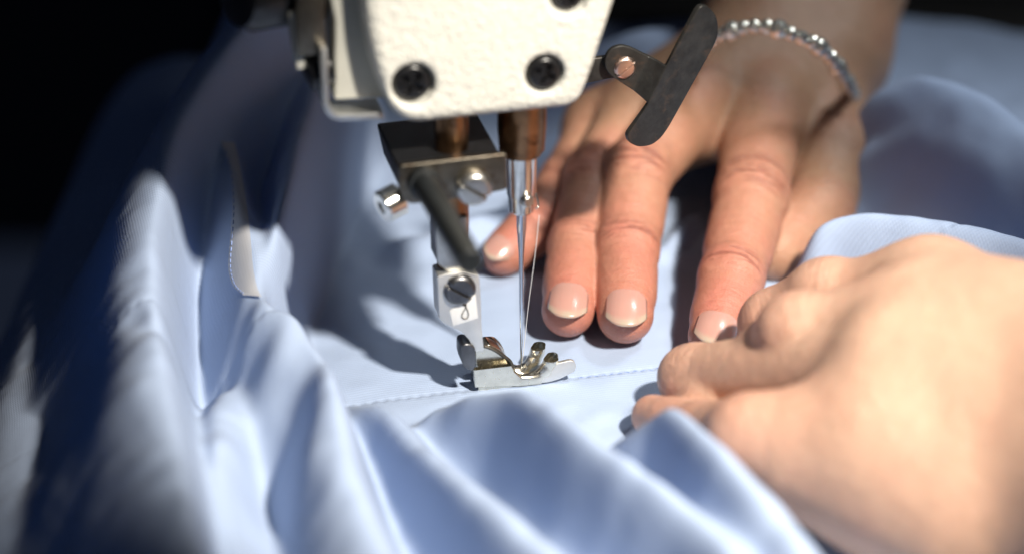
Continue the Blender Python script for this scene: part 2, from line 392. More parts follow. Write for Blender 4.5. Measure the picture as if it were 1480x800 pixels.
def drop(px, py, lift=.1, z0=0):            # the point of the cloth seen at a pixel
    d = ray(px, py); t = (CAM[2]-95)/-d[2]
    for _ in range(500):
        P = CAM+d*t
        if P[2] <= zc(P[0], P[1]): break
        t += .8
    return np.array([P[0], P[1], zc(P[0], P[1])+lift])
def stitches(name, a, b, mat, step=2.0, length=1.35, path=None):
    bm = bmesh.new(); a = np.array(a, float); b = np.array(b, float); L = np.linalg.norm((b-a)[:2]); d = (b-a)/L; s = 0
    while s < L:
        p = a+d*s; q = a+d*(s+length)
        pts = [np.array([*(p+(q-p)*u)[:2], 0]) for u in (0, .5, 1)]
        for c, lf in zip(pts, (.02, .2, .02)): c[2] = zc(c[0], c[1])+lf
        for c0, c1 in zip(pts, pts[1:]): add_lathe(bm, c0, c1-c0, [(0, .095), (np.linalg.norm(c1-c0), .095)], 8)
        s += step
    return bm_obj(name, bm, mat, shirt)
e0 = at(836, 545.5, 0); e1 = at(1010, 524, 0)
stitches('seam_stitching', e0[:3], e1[:3], M_blue_thread)
# cream tape and its stitching on the folded front edge
tp = [((316, 205), (340, 205)), ((332, 250), (350, 250)), ((335, 300), (359, 300)), ((330, 350), (366, 350)), ((325, 392), (370, 395)), ((332, 418), (376, 422)), ((352, 432), (382, 435))]
V = []; n = 30; m_ = 8
for i in range(n):
    s = i/(n-1)*(len(tp)-1); k = min(int(s), len(tp)-2); f = s-k
    A = np.array(tp[k][0])*(1-f)+np.array(tp[k+1][0])*f; B = np.array(tp[k][1])*(1-f)+np.array(tp[k+1][1])*f
    for j in range(m_): q = A+(B-A)*j/(m_-1); V.append(drop(q[0], q[1], .7))
V = np.array(V).reshape(n, m_, 3); V = blur(V, 3).reshape(-1, 3)
Q = [(i*m_+j, (i+1)*m_+j, (i+1)*m_+j+1, i*m_+j+1) for i in range(n-1) for j in range(m_-1)]
link('facing_tape', npmesh('facing_tape', V, Q), M_tape, shirt)
bm = bmesh.new()
for i in range(2, n-2):
    if i % 1 == 0:
        p = np.array(V[i*m_+1]); q = np.array(V[(i+1)*m_+1]); q = p+(q-p)*.6
        add_lathe(bm, p+[0, 0, .15], q-p, [(0, .13), (np.linalg.norm(q-p), .13)], 8)
bm_obj('tape_stitching', bm, M_blue_thread, shirt)

# ---------------------------------------------------------------- table and dark room
bm = bmesh.new(); add_prism(bm, [(-30, -600, -1.2), (900, -600, -1.2), (900, 1200, -1.2), (-114, 1200, -1.2), (-110, 0, -1.2)], (0, 0, -28))
tag(bm_obj('table', bm, M_table, bevel=1.5), kind='structure')
bm = bmesh.new(); add_prism(bm, [(-2500, 1900, -900), (2500, 1900, -900), (2500, 1900, 1600), (-2500, 1900, 1600)], (0, 40, 0))
tag(bm_obj('backdrop', bm, M_table), kind='structure')

# ---------------------------------------------------------------- implicit surfaces
def surface_nets(Fd, org, h):
    s = Fd < 0
    def cs(a, i, j, k): return a[i:a.shape[0]-1+i, j:a.shape[1]-1+j, k:a.shape[2]-1+k]
    cnt = sum(cs(s, i, j, k).astype(np.int8) for i in (0, 1) for j in (0, 1) for k in (0, 1))
    act = (cnt > 0) & (cnt < 8); ijk = np.argwhere(act); vid = np.full(act.shape, -1, np.int64); vid[act] = np.arange(len(ijk))
    acc = np.zeros((len(ijk), 3)); num = np.zeros(len(ijk)); c = {}
    for i in (0, 1):
        for j in (0, 1):
            for k in (0, 1): c[(i, j, k)] = Fd[ijk[:, 0]+i, ijk[:, 1]+j, ijk[:, 2]+k].astype(float)
    for ax in range(3):
        for u in (0, 1):
            for v in (0, 1):
                a = [0, 0, 0]; o = [q for q in range(3) if q != ax]; a[o[0]] = u; a[o[1]] = v; b = list(a); b[ax] = 1
                fa, fb = c[tuple(a)], c[tuple(b)]; m = (fa < 0) != (fb < 0); t = np.where(m, fa/np.where(m, fa-fb, 1), 0)
                p = np.tile(np.array(a, float), (len(ijk), 1)); p[:, ax] = t; acc += p*m[:, None]; num += m
    V = (ijk+acc/num[:, None])*h+org; Qs = []
    for ax in range(3):
        o = [q for q in range(3) if q != ax]; sl0 = [slice(None)]*3; sl1 = [slice(None)]*3
        sl0[ax] = slice(0, -1); sl1[ax] = slice(1, None)
        A = s[tuple(sl0)]; B = s[tuple(sl1)]; e = np.argwhere(A != B)
        ok = (e[:, o[0]] > 0) & (e[:, o[1]] > 0) & (e[:, o[0]] < Fd.shape[o[0]]-1) & (e[:, o[1]] < Fd.shape[o[1]]-1); e = e[ok]
        def g(du, dv):
            q = e.copy(); q[:, o[0]] += du; q[:, o[1]] += dv; return vid[q[:, 0], q[:, 1], q[:, 2]]
        q = np.stack([g(-1, -1), g(0, -1), g(0, 0), g(-1, 0)], -1); ins = A[e[:, 0], e[:, 1], e[:, 2]]
        if ax == 1: ins = ~ins
        q[~ins] = q[~ins][:, ::-1]; Qs.append(q)
    return V, np.concatenate(Qs)
def lap(V, Q, it, lam=.5):
    E = np.concatenate([Q[:, [0, 1]], Q[:, [1, 2]], Q[:, [2, 3]], Q[:, [3, 0]]]); E = np.concatenate([E, E[:, ::-1]])
    deg = np.bincount(E[:, 0], minlength=len(V))[:, None]
    for k in range(it):
        l_ = lam if k % 2 == 0 else -lam*1.04
        M_ = np.stack([np.bincount(E[:, 0], weights=V[E[:, 1], q], minlength=len(V)) for q in range(3)], -1)/deg; V = V+l_*(M_-V)
    return V
def smin(a, b, k):
    e = np.clip(k-np.abs(a-b), 0, None)/k; return np.minimum(a, b)-e*e*k*.25
class Field:
    def __init__(s, lo, hi, h):
        s.h = h; s.lo = np.array(lo, float); n = np.ceil((np.array(hi)-s.lo)/h).astype(int)+1
        s.ax = [s.lo[i]+h*np.arange(n[i], dtype=np.float32) for i in range(3)]; s.n = n
    def new(s): return np.full(s.n, 30., np.float32)
    def cone(s, Fd, a, b, ra, rb, k, sq=1.0, nrm=None):
        a = np.array(a, float); b = np.array(b, float); m = max(ra, rb)+k+3
        lo = np.maximum(((np.minimum(a, b)-m-s.lo)/s.h).astype(int), 0); hi = np.minimum(((np.maximum(a, b)+m-s.lo)/s.h).astype(int)+1, s.n)
        if (hi <= lo).any(): return
        sl = tuple(slice(l, u) for l, u in zip(lo, hi)); x, y, z = np.meshgrid(*[s.ax[i][sl[i]] for i in range(3)], indexing='ij', sparse=True)
        d = b-a; L2 = d@d; t = np.clip(((x-a[0])*d[0]+(y-a[1])*d[1]+(z-a[2])*d[2])/L2, 0, 1)
        qx, qy, qz = x-a[0]-t*d[0], y-a[1]-t*d[1], z-a[2]-t*d[2]; r2 = qx*qx+qy*qy+qz*qz
        if nrm is not None and sq != 1:
            c = qx*nrm[0]+qy*nrm[1]+qz*nrm[2]; r2 = r2+c*c*(1/sq**2-1)
        D = np.sqrt(r2)-(ra+t*(rb-ra)); Fd[sl] = smin(Fd[sl], D.astype(np.float32), k)

# ---------------------------------------------------------------- hands
def unit(v): return v/np.linalg.norm(v)
def make_hand(name, fingers, palm, palm_sdf, lo, hi, mat, h=.6, nails=(), web=(), floor=None):
    root = empty(name)
    fld = Field(lo, hi, h); Fp = fld.new()
    for (a, b, ra, rb, k) in palm_sdf: fld.cone(Fp, a, b, ra, rb, k)
    T = Fp.copy()
    for fn in fingers:
        Fi = fld.new(); J = fn['J']; R = fn['R']
        for i in range(len(J)-1): 
            fld.cone(Fi, J[i], J[i+1], R[i], R[i+1], 2.2)
            if i > 0:                                    # joint pads and knuckle swellings
                fld.cone(Fi, J[i]-unit(J[i+1]-J[i-1])*1.5+fn['n'][i]*.2, J[i]+unit(J[i+1]-J[i-1])*1.5+fn['n'][i]*.2, R[i]*.99, R[i]*.98, 2.0)
        # fleshy pads under the segments
        for i in range(1, len(J)-1):
            c = (J[i]+J[i+1])/2 - fn['n'][i]*R[i]*.16; e = (J[i+1]-J[i])*.14
            fld.cone(Fi, c-e, c+e, (R[i]+R[i+1])*.49, (R[i]+R[i+1])*.49, 2.5)
        G = smin(Fp, Fi, fn.get('k', 6.)); T = np.where(G < T, smin(G, T, .9), smin(T, G, .9)); del G, Fi
    for (a, b, r, k) in web: fld.cone(T, a, b, r, r, k)
    V, Q = surface_nets(T, fld.lo, h); del T, Fp
    V = lap(V, Q, 6, .5)
    # per-vertex finger coordinates for creases and redness
    best = np.full(len(V), 1e9); ft = np.zeros(len(V)); fa = np.zeros(len(V)); wr = np.zeros(len(V)); red = np.zeros(len(V))
    for fi, fn in enumerate(fingers):
        J = fn['J']; R = fn['R']; acc = 0.; js = [0.]
        for i in range(len(J)-1): js.append(js[-1]+np.linalg.norm(J[i+1]-J[i]))
        for i in range(len(J)-1):
            d = J[i+1]-J[i]; L = np.linalg.norm(d); u = d/L; tt = (V-J[i])@u; t = np.clip(tt, 0, L)
            o = V-J[i]-t[:, None]*u; dist = np.linalg.norm(o, axis=1)-(R[i]+(R[i+1]-R[i])*t/L)
            m = dist < best; best = np.where(m, dist, best); s = js[i]+tt
            nn = fn['n'][min(i, len(fn['n'])-1)]; bb = np.cross(u, nn); on = np.linalg.norm(o, axis=1)+1e-6
            ft = np.where(m, s+fi*37.3, ft); fa = np.where(m, np.arctan2(o@bb, o@nn)*R[i], fa)
            dorsal = np.clip((o@nn)/on*1.3, 0, 1)
            wv = np.exp(-((s-js[1])/6.0)**2)+.8*np.exp(-((s-js[2])/3.0)**2)+.12
            wr = np.where(m, wv*dorsal*fn.get('w', 1), wr)
            rd = .10+.22*smooth01(js[0], js[1], s)+.45*smooth01(js[1]-6, js[-1], s)
            rd = rd+.22*wv*dorsal
            red = np.where(m, np.clip(rd, 0, 1)*fn.get('red', 1), red)
    far = np.clip(1-(best-.5)/9, 0, 1); wr *= far; red *= far
    me = npmesh(name, V, Q); attr(me, 'ft', ft); attr(me, 'fa', fa); attr(me, 'wr', wr); attr(me, 'red', red)
    body = link('skin', me, mat, root)
    for fi, ln, wd, ext in nails:
        fn = fingers[fi]; J = fn['J']; R = fn['R']; u = unit(J[-1]-J[-2]); nn = fn['n'][-1]; nn = unit(nn-u*(nn@u)); bb = np.cross(u, nn)
        tipS = R[-1]*.84+ext; s0 = tipS-ln; V2 = []; Q2 = []; tip = []; lun = []; na = []; na_, ns_ = 21, 25
        for i in range(ns_):
            v = i/(ns_-1)
            for j in range(na_):
                a = (j/(na_-1)*2-1); half = wd/2*(1-.10*abs(1-v)**2)
                back = 1.9*(abs(a)**3.2)                       # rounded cuticle end
                front = 4.0*(abs(a)**2.3)
                s = s0+back+(tipS-front-s0-back)*v
                rr = R[-1]+.9; th = a*half/rr*1.12
                lift = R[-1]+.22-.45*(1-v)**3-.35*abs(a)**4-.10*(v**3)
                r_ = rr; cx_ = math.sin(th)*r_; hz = (math.cos(th)-1)*r_
                droop = -.028*max(0, s)**2
                V2.append(J[-1]+u*s+nn*(lift+hz*1.05+droop)+bb*cx_)
                tip.append(smooth01(.85-.05*a*a, .93-.05*a*a, v)*(.75+.25*math.sin(7*a+fi))); lun.append(smooth01(.26-.22*a*a, .16-.22*a*a, v)); na.append(a)
        for i in range(ns_-1):
            for j in range(na_-1): q = i*na_+j; Q2.append((q, q+1, q+na_+1, q+na_))
        me = npmesh('fingernail', V2, Q2); attr(me, 'tip', tip); attr(me, 'lun', lun); attr(me, 'na', na)
        o = link('fingernail', me, M_nail, root); md = o.modifiers.new('thick', 'SOLIDIFY'); md.thickness = .55*S; md.offset = -1
    return root
def finger(pts, R, palmar=None, **k):
    J = [at(*p) for p in pts]
    # bending plane normal -> dorsal direction per joint
    ns = []
    for i in range(len(J)):
        a = J[max(0, i-1)]; b = J[min(len(J)-1, i+1)]; u = unit(b-a)
        g = np.array(palmar if palmar is not None else (0, -.25, 1.)); nn = unit(g-u*(g@u)); ns.append(nn)
    u = unit(J[-1]-J[-2]); g = np.array(palmar if palmar is not None else (0, -.55, 1.)); ns[-1] = unit(g-u*(g@u))
    return dict(J=J, R=R, n=ns, **k)
# right hand (far one, fingertips towards the camera)
W = [at(1105, 62, 34), at(1150, 62, 34), at(1195, 80, 30)]
fR = [finger([(1106, 158, 29), (1086, 284, 21), (1057, 402, 13), (1034, 485, 7.6)], [11.5, 9.7, 8.1, 6.9]),
      finger([(1003, 150, 32), (920, 252, 25), (906, 360, 14.5), (904, 455, 7.8)], [11, 9.2, 8.1, 7.2]),
      finger([(925, 160, 29), (856, 258, 22), (834, 355, 13), (821, 448, 7.5)], [10, 7.7, 7.2, 6.8]),
      finger([(868, 182, 23), (818, 266, 17), (772, 328, 11), (728, 366, 6.8)], [9, 7.4, 6.5, 6.0]),
      finger([(1170, 130, 24), (1200, 225, 17), (1182, 305, 11), (1122, 364, 8.5)], [13, 11, 9.5, 8.2], w=.3, red=.3)]
mc = [f['J'][0] for f in fR]
palmR = [(mc[0], W[2], 10.5, 15, 6), (mc[1], W[1], 10.5, 15, 7), (mc[2], W[1], 10, 15, 7), (mc[3], W[0], 9, 15, 7),
         (mc[0]-[0, 0, 6], mc[3]-[0, 0, 2], 8, 8, 8), (fR[4]['J'][0], W[2], 14, 15, 8), (fR[4]['J'][0]+[0, 0, -4], fR[4]['J'][1], 14, 11.5, 8),
         ((mc[1]+mc[2])/2-[0, 0, 8], W[0]-[0, 0, 6], 10, 12, 8)]
el = [at(1205, -60, 62)+np.array([0, 40, 0]), at(1265, -160, 80)+np.array([0, 90, 0])]
palmR += [(W[0], el[0]+[-12, 0, 0], 17, 22, 8), (W[2], el[0]+[12, 0, 0], 17, 22, 8), (el[0], el[1], 30, 36, 10)]
web = [(mc[0]*.55+mc[4]*.45, fR[4]['J'][1]*.7+fR[0]['J'][1]*.3-[0, 0, 6], 5, 8),
       (fR[0]['J'][0]*.72+fR[0]['J'][1]*.28-[0, 0, 4], fR[1]['J'][0]*.72+fR[1]['J'][1]*.28-[0, 0, 4], 4.5, 6),
       (fR[1]['J'][0]*.6+fR[1]['J'][1]*.4-[0, 0, 3], fR[2]['J'][0]*.6+fR[2]['J'][1]*.4-[0, 0, 3], 4.5, 5),
       (fR[2]['J'][0]*.68+fR[2]['J'][1]*.32-[0, 0, 3], fR[3]['J'][0]*.68+fR[3]['J'][1]*.32-[0, 0, 3], 4, 5)]
hr = make_hand('hand', fR, None, palmR, (-25, -8, -3), (175, 260, 110), M_skinR, .62, nails=[(0, 14.8, 10.4, 2.7), (1, 16.0, 10.4, 3.2), (2, 15.3, 10.0, 2.9), (3, 11, 8.2, 1.4)], web=web)
tag(hr, "person's right hand with spread fingers flat on the blue cloth behind the needle", 'hand')

# left hand (near one, curled, seen from its little-finger side)
UL = (-.25, -.25, .9)
fL = [finger([(1345, 432, 37), (1195, 424, 32), (1116, 466, 21), (1122, 505, 10)], [10.5, 8.0, 7.4, 7.0], UL, w=.5, red=.5, k=8),
      finger([(1335, 478, 38), (1155, 478, 33), (1110, 518, 22), (1092, 555, 8)], [12, 8.6, 8, 7.5], UL, w=.4, red=.4, k=8),
      finger([(1300, 535, 36), (1003, 545, 10.5), (1030, 590, 8), (1065, 600, 8)], [13, 7.6, 7.2, 7], UL, w=.5, red=.35, k=3.5),
      finger([(1290, 640, 25), (1090, 632, 22), (1020, 626, 12), (944, 601, 5.2)], [14, 9.5, 7, 5.2], UL, w=.5, red=.6, k=4)]
WL = [at(1640, 560, 46), at(1640, 670, 34), at(1600, 750, 20)]
mL = [f['J'][0] for f in fL]
palmL = [(at(1170, 655, 20), at(1380, 735, 16), 14, 19, 10), (mL[0], WL[0], 12.5, 19, 10), (mL[1], WL[0], 14, 19, 10), (mL[2], WL[1], 15, 21, 10), (mL[3], WL[2], 15.5, 20, 10),
         (mL[0], mL[3], 11, 14, 10), (mL[3]+[4, 4, -4], WL[2]+[0, 10, -4], 17, 20, 10),
         (mL[0]-[0, 0, 12], mL[3]-[0, 0, 12], 12, 12, 8),
         (WL[0], WL[0]+[60, -30, 20], 20, 24, 10), (WL[2], WL[2]+[60, -30, 20], 20, 26, 10), (WL[1], WL[1]+[60, -30, 20], 24, 28, 10)]
hl = make_hand('hand', fL, None, palmL, (25, -190, -2), (230, 25, 110), M_skinL, .8)
tag(hl, "person's left hand curled into a loose fist gripping the cloth in the right foreground", 'hand')

# ---------------------------------------------------------------- bracelet
br = tag(empty('bracelet', (0, 0, 0)), 'silver bead chain bracelet round the wrist of the hand behind the needle', 'bracelet')
c0 = at(1130, 118, 34); ax = unit(el[0]-W[1])
path = [(1020, 66, 52), (1045, 50, 58), (1078, 40, 61), (1110, 40, 62), (1145, 50, 61), (1180, 66, 57), (1205, 90, 50), (1222, 118, 40), (1228, 140, 28), (1200, 160, 14), (1130, 150, 10), (1050, 110, 20), (1015, 85, 38)]
Pp = [at(*p) for p in path]
def cr(P, s):
    n_ = len(P); i = int(s) % n_; f = s-int(s); a, b, c, d = P[(i-1) % n_], P[i], P[(i+1) % n_], P[(i+2) % n_]
    return .5*((2*b)+(-a+c)*f+(2*a-5*b+4*c-d)*f*f+(-a+3*b-3*c+d)*f**3)
dense = [cr(Pp, s) for s in np.arange(0, len(Pp), .02)]; out = [dense[0]]
for p in dense:
    if np.linalg.norm(p-out[-1]) > 3.3: out.append(p)
tube('cord', [p for p in out], .55, M_silver, br, closed=True)
for i, p in enumerate(out):
    bm = bmesh.new(); r = 2.1 if i % 4 else 2.8
    add_lathe(bm, p-np.array([0, 0, r]), (0, 0, 1), [(r*(1-math.cos(a)), max(.02, r*math.sin(a))) for a in np.linspace(0, math.pi, 9)], 12)
    for v in bm.verts: v.co += Vector(rng.normal(0, .08, 3))
    bm_obj('bead', bm, M_silver, br, smooth=(i % 3 == 0))

# ---------------------------------------------------------------- sewing machine
mach = tag(empty('sewing_machine', (0, 0, 0), YAW), 'cream industrial sewing machine head with needle, presser foot and black guard bracket', 'sewing machine')
def polysdf(x, z, P):
    d = np.full(np.broadcast(x, z).shape, 1e9); sgn = np.ones_like(d); n_ = len(P)
    for i in range(n_):
        a, b = P[i], P[i-1]; e0, e1 = b[0]-a[0], b[1]-a[1]; w0, w1 = x-a[0], z-a[1]
        t = np.clip((w0*e0+w1*e1)/(e0*e0+e1*e1), 0, 1); d = np.minimum(d, (w0-e0*t)**2+(w1-e1*t)**2)
        c1 = (z >= a[1]); c2 = (z < b[1]); c3 = (e0*w1 > e1*w0)
        flip = (c1 & c2 & c3) | (~c1 & ~c2 & ~c3); sgn = np.where(flip, -sgn, sgn)
    return sgn*np.sqrt(d)
YF = -10.                                     # front of the face plate
ol = [loc(x, y, YF)[[0, 2]] for x, y in ((522, -40), (528, 40), (546, 120), (578, 184), (700, 171), (838, 156), (856, 110), (905, -40))]
ol = rounded(ol, [1, 20, 14, 9, 1, 5, 5, 1], 8)
h = .5; T0, T1 = YF, 10.
lo_ = (min(p[0] for p in ol)-2, YF-1.5, min(p[1] for p in ol)-2); hi_ = (max(p[0] for p in ol)+2, T1, max(p[1] for p in ol)-1)
axs = [np.arange(lo_[i], hi_[i], h) for i in range(3)]
x2, z2 = np.meshgrid(axs[0], axs[2], indexing='ij'); d2 = polysdf(x2, z2, [tuple(p) for p in ol])
yy = axs[1][None, :, None]; d2 = d2[:, None, :]; rr = 3.0
qx = d2+rr; qy = (YF-yy)+rr
D = np.minimum(np.maximum(qx, qy), 0)+np.sqrt(np.maximum(qx, 0)**2+np.maximum(qy, 0)**2)-rr
D = np.maximum(D, yy-(T1-1.2))
holes = [(598, 124, 5.0), (788, 108, 4.5), (824, -6, 4.6)]; hc = []
for px_, py_, r_ in holes:
    c = loc(px_, py_, YF); hc.append(c); rad = np.sqrt((axs[0][:, None, None]-c[0])**2+(axs[2][None, None, :]-c[2])**2)
    cone_ = np.maximum(rad-r_+.35*0, (yy-YF)-2.6); D = -smin(-D, cone_, 1.6)
V, Q = surface_nets(D.astype(np.float32), np.array([axs[0][0], axs[1][0], axs[2][0]]), h); V = lap(V, Q, 6, .5)
fp = link('face_plate', npmesh('face_plate', V, Q), M_paint, mach)
for c, (px_, py_, r_), a in zip(hc, holes, (.9, -.5, .3)):
    slot_screw('screw', (c[0], YF+2.6-(1.1 if r_ < 4.55 else 0), c[2]), (0, -1, 0), r_*.93, 1.5, a, M_plastic, fp, cross=True, depth=1.3, wdt=.14)
# main casing behind the face plate
cs_ = [loc(x, y, YF)[[0, 2]] for x, y in ((483, -60), (487, 30), (500, 100), (500, 150), (560, 152), (700, 150), (828, 140), (850, 90), (900, -60))]
cs_ = cs_+[np.array([cs_[-1][0]+10, 190]), np.array([cs_[-1][0]+10, 290]), np.array([-72, 290]), np.array([-72, 150])]
bm = bmesh.new(); add_prism(bm, [(p[0], T1-1.3, p[1]) for p in rounded(cs_, [6, 6, 3, 2, 1, 1, 4, 1, 1, 8, 20, 20, 15], 4)], (0, 190, 0)); bm_obj('head_casing', bm, M_casing, mach, bevel=.8)
bm = bmesh.new(); add_prism(bm, [(-44, -13, 114), (-98, -13, 114), (-98, -13, 290), (-44, -13, 290)], (0, 60, 0)); bm_obj('shade_block', bm, M_casing, mach, bevel=5)  # unseen box added above the view to shade the cloth at upper left
sd = [loc(x, y, -2) for x, y in ((468, -50), (484, 30), (484, 145), (560, 142), (560, -50))]
bm = bmesh.new(); add_prism(bm, [(p[0], -2, p[2]) for p in sd], (0, 12, 0)); bm_obj('side_panel', bm, M_casing, mach, bevel=.6)
# bent sheet-metal guide on the left
def strip(name, px, y0, dep, th, mat, parent=mach):     # polyline of pixels on the plane y0, given thickness and depth
    P = [loc(x, y, y0)[[0, 2]] for x, y in px]; P = [np.array(p) for p in P]; L = []; Rr = []
    for i in range(len(P)):
        a = P[max(0, i-1)]; b = P[min(len(P)-1, i+1)]; d = unit(b-a); n_ = np.array([-d[1], d[0]])*th/2; L.append(P[i]+n_); Rr.append(P[i]-n_)
    pts = [(p[0], y0, p[1]) for p in L+Rr[::-1]]; bm = bmesh.new(); add_prism(bm, pts, (0, dep, 0)); return bm_obj(name, bm, mat, parent, bevel=.2, seg=2)
strip('side_guide', [(468, 70), (469, 110), (471, 150), (474, 160), (482, 168), (492, 171), (520, 170), (555, 167)], -5, 9, 1.5, M_alu)
strip('take_up_lever', [(452, -40), (448, 30), (452, 80)], -2, 6, 6.5, M_plate)
strip('side_cover', [(424, 18), (430, 60), (436, 100)], 0, 6, 2.0, M_casing)
c = loc(455, 98, 2); bm = bmesh.new(); add_lathe(bm, (c[0]+3, 2, c[2]), (-1, -.2, -.25), [(0, 4.4), (4.2, 4.4), (5.0, 3.9), (5.4, 2.6)], 32); bm_obj('knob', bm, M_plastic, mach)
c = loc(400, -18, 10); bm = bmesh.new(); add_lathe(bm, c, (-1, -.5, .1), [(-14, 9), (8, 9), (11, 7.5), (12, 4)], 40); bm_obj('tension_knob', bm, M_plastic, mach)

# presser bar block under the head
YB = -12.
fr = [loc(x, y, YB) for x, y in ((577, 240), (733, 222), (734, 274), (700, 281), (640, 290), (590, 296), (578, 280))]
bm = bmesh.new(); add_prism(bm, [(p[0], YB, p[2]) for p in rounded(fr, [1, 1, 1, .3, .3, 2, 1.5], 4)], (0, 2.2, 0)); cp = bm_obj('clamp_plate', bm, M_plate, mach, bevel=.3)
fb = [loc(x, y, YB+2.25) for x, y in ((577, 242), (728, 225), (730, 268), (588, 290))]
bm = bmesh.new(); add_prism(bm, [(p[0]-.4, YB+2.25, p[2]) for p in fb], (0, 27, 0)); blk = bm_obj('presser_bar_block', bm, M_black, mach, bevel=.7)
c = loc(683, 268, YB); slot_screw('screw', (c[0], YB-.2, c[2]), (0, -1, 0), 4.15, 3.2, -.62, M_steel, cp, depth=1.5, wdt=.11)
c = loc(612, 262, YB)
bm = bmesh.new(); add_lathe(bm, (c[0], YB+.5, c[2]), (.02, -1, .03), [(0, 3.9), (3, 3.9), (3.3, 3.0), (46, 3.0), (46.6, 2.5)], 40); bm_obj('guide_rod', bm, M_rod, mach)
c = loc(580, 286, -6); c2 = loc(548, 303, -8)
bm = bmesh.new(); A = np.array(c)+np.array([3, 0, 1.5]); d = unit(c2-np.array(c)); Ln = np.linalg.norm(c2-A)
add_lathe(bm, A, d, [(0, 1.7), (Ln-5.2, 1.7), (Ln-5.2, 3.9), (Ln-.9, 3.9), (Ln-.4, 3.5), (Ln-.35, 1.6), (Ln-1.6, 1.3)], 40); bm_obj('thumb_screw', bm, M_chrome, mach)
# presser bar
bx = loc(655, 300, -3)[0]
bm = bmesh.new(); add_lathe(bm, (bx, -2, 12+8), (0, 0, 1), [(0, 3.9), (90, 3.9)], 40); bm_obj('presser_bar', bm, M_brown, mach)
pb = [loc(x, y, -6.5) for x, y in ((630, 318), (676, 312), (680, 392), (648, 396), (632, 380))]
bm = bmesh.new(); add_prism(bm, [(p[0], -6.5, p[2]) for p in pb], (0, 8, 0)); bm_obj('presser_bar_end', bm, M_steel, mach, bevel=.5)
# needle bar, needle
nb = 0.
bm = bmesh.new(); zt = loc(754, 168, 0)[2]; z1 = loc(754, 228, -5)[2]; z2_ = loc(754, 238, -5)[2]
xr = loc(754, 200, 0)[0]
add_lathe(bm, (xr, 0, zt+8), (0, 0, -1), [(0, 5.8), (zt+8-z1-6, 5.8), (zt+8-z1, 5.4), (zt+8-z1+.1, 4.6), (zt+8-z1+1.2, 4.6)], 48); bm_obj('bar_bushing', bm, M_brown, mach)
zb = loc(756, 300, 0)[2]
bm = bmesh.new(); add_lathe(bm, (xr, 0, z1+6), (0, 0, -1), [(0, 3.6), (z1+6-zb-4, 3.6), (z1+6-zb-3.2, 3.3), (z1+6-zb+.5, 3.0), (z1+6-zb+1.2, 2.2)], 48); nbar = bm_obj('needle_bar', bm, M_chrome, mach)
zn = zb; bm = bmesh.new()
add_lathe(bm, (xr, 0, zn), (0, 0, -1), [(0, 1.25), (5, 1.2), (8, .95), (13, .62), (zn-20, .5), (zn-8, .3), (zn-.5, .1), (zn, .03)], 24); ndl = bm_obj('needle', bm, M_bluesteel, mach)
bm = bmesh.new(); A = (xr, -2.6, zb+3.5); add_lathe(bm, A, (.35, -1, 0), [(0, 1.5), (2.0, 1.5), (2.3, 1.2)], 24); bm_obj('needle_clamp_screw', bm, M_steel, nbar)
tube('thread_guide', [(xr+3.0, -1, zb+5), (xr+3.9, -1.8, zb+2), (xr+3.7, -2.8, zb), (xr+2.8, -2.8, zb+1)], .25, M_chrome, nbar)
# guard bracket
YG = 16.
def P3(px, yl): return [loc(x, y, yl) for x, y in px]
arm = P3([(835, 88), (880, 82), (905, 84), (905, 112), (880, 114), (835, 124)], YG+2.5)
bm = bmesh.new(); add_prism(bm, [(p[0], YG+2.5, p[2]) for p in arm], (0, 1.6, 0)); gb = bm_obj('guard_bracket', bm, M_bracket, mach, bevel=.25)
n_ = 16; cc = loc(903, 98, YG); r_ = 5.4
Vb = []; Fb = []
lobe = rounded(P3([(938, 82), (912, 69), (899, 66), (887, 69), (879, 76), (874, 88), (875, 99), (883, 110), (915, 131)], YG), [0, 2, 2, 2, 2, 2, 2, 2, 0], 3)
YT = YG-4.0; c0 = loc(963, 96, YT)
def PT(q):
    p = loc(*q, YT)
    for _ in range(4): p = loc(*q, YT+.38*((p[0]-c0[0])*.86-(p[2]-c0[2])*.5))
    return p
tpl = ([PT(q) for q in [(963, 96), (1007, 17), (1013, 9), (1024, 10), (1034, 20), (1039, 36), (1037, 58), (967, 184), (955, 201), (941, 211), (922, 213), (909, 206), (907, 196), (937, 150)]])
tpl = rounded(tpl, [0, .8, .8, 1.5, 1.5, 2, 2.5, 3, 2, 1.5, 1.5, 1, .8, 0], 3)
bm = bmesh.new(); lv = [bm.verts.new(p) for p in lobe]; tv = [bm.verts.new(p) for p in tpl]
bm.faces.new(lv); bm.faces.new(tv)
mid = [(np.array(lobe[0])+np.array(tpl[0]))/2+[0, .3, 0], (np.array(lobe[-1])+np.array(tpl[-1]))/2+[0, .3, 0]]; mv = [bm.verts.new(p) for p in mid]
bm.faces.new((lv[0], mv[0], mv[1], lv[-1])); bm.faces.new((mv[0], tv[0], tv[-1], mv[1]))
bmesh.ops.recalc_face_normals(bm, faces=bm.faces)
me = bpy.data.meshes.new('guard_plate'); bm.to_mesh(me); bm.free(); me.transform(Matrix.Scale(S, 4))
if me.polygons[0].normal[1] > 0: me.flip_normals()
o = link('guard_plate', me, M_bracket, gb, smooth=False); md = o.modifiers.new('t', 'SOLIDIFY'); md.thickness = 1.5*S; md.offset = -1
md = o.modifiers.new('b', 'BEVEL'); md.width = .28*S; md.segments = 3; md.limit_method = 'ANGLE'; md.angle_limit = .5
slot_screw('screw', (cc[0], YG-.05, cc[2]), (0, -1, 0), 2.85, .9, .62, M_copper, gb, depth=.5, wdt=.13)

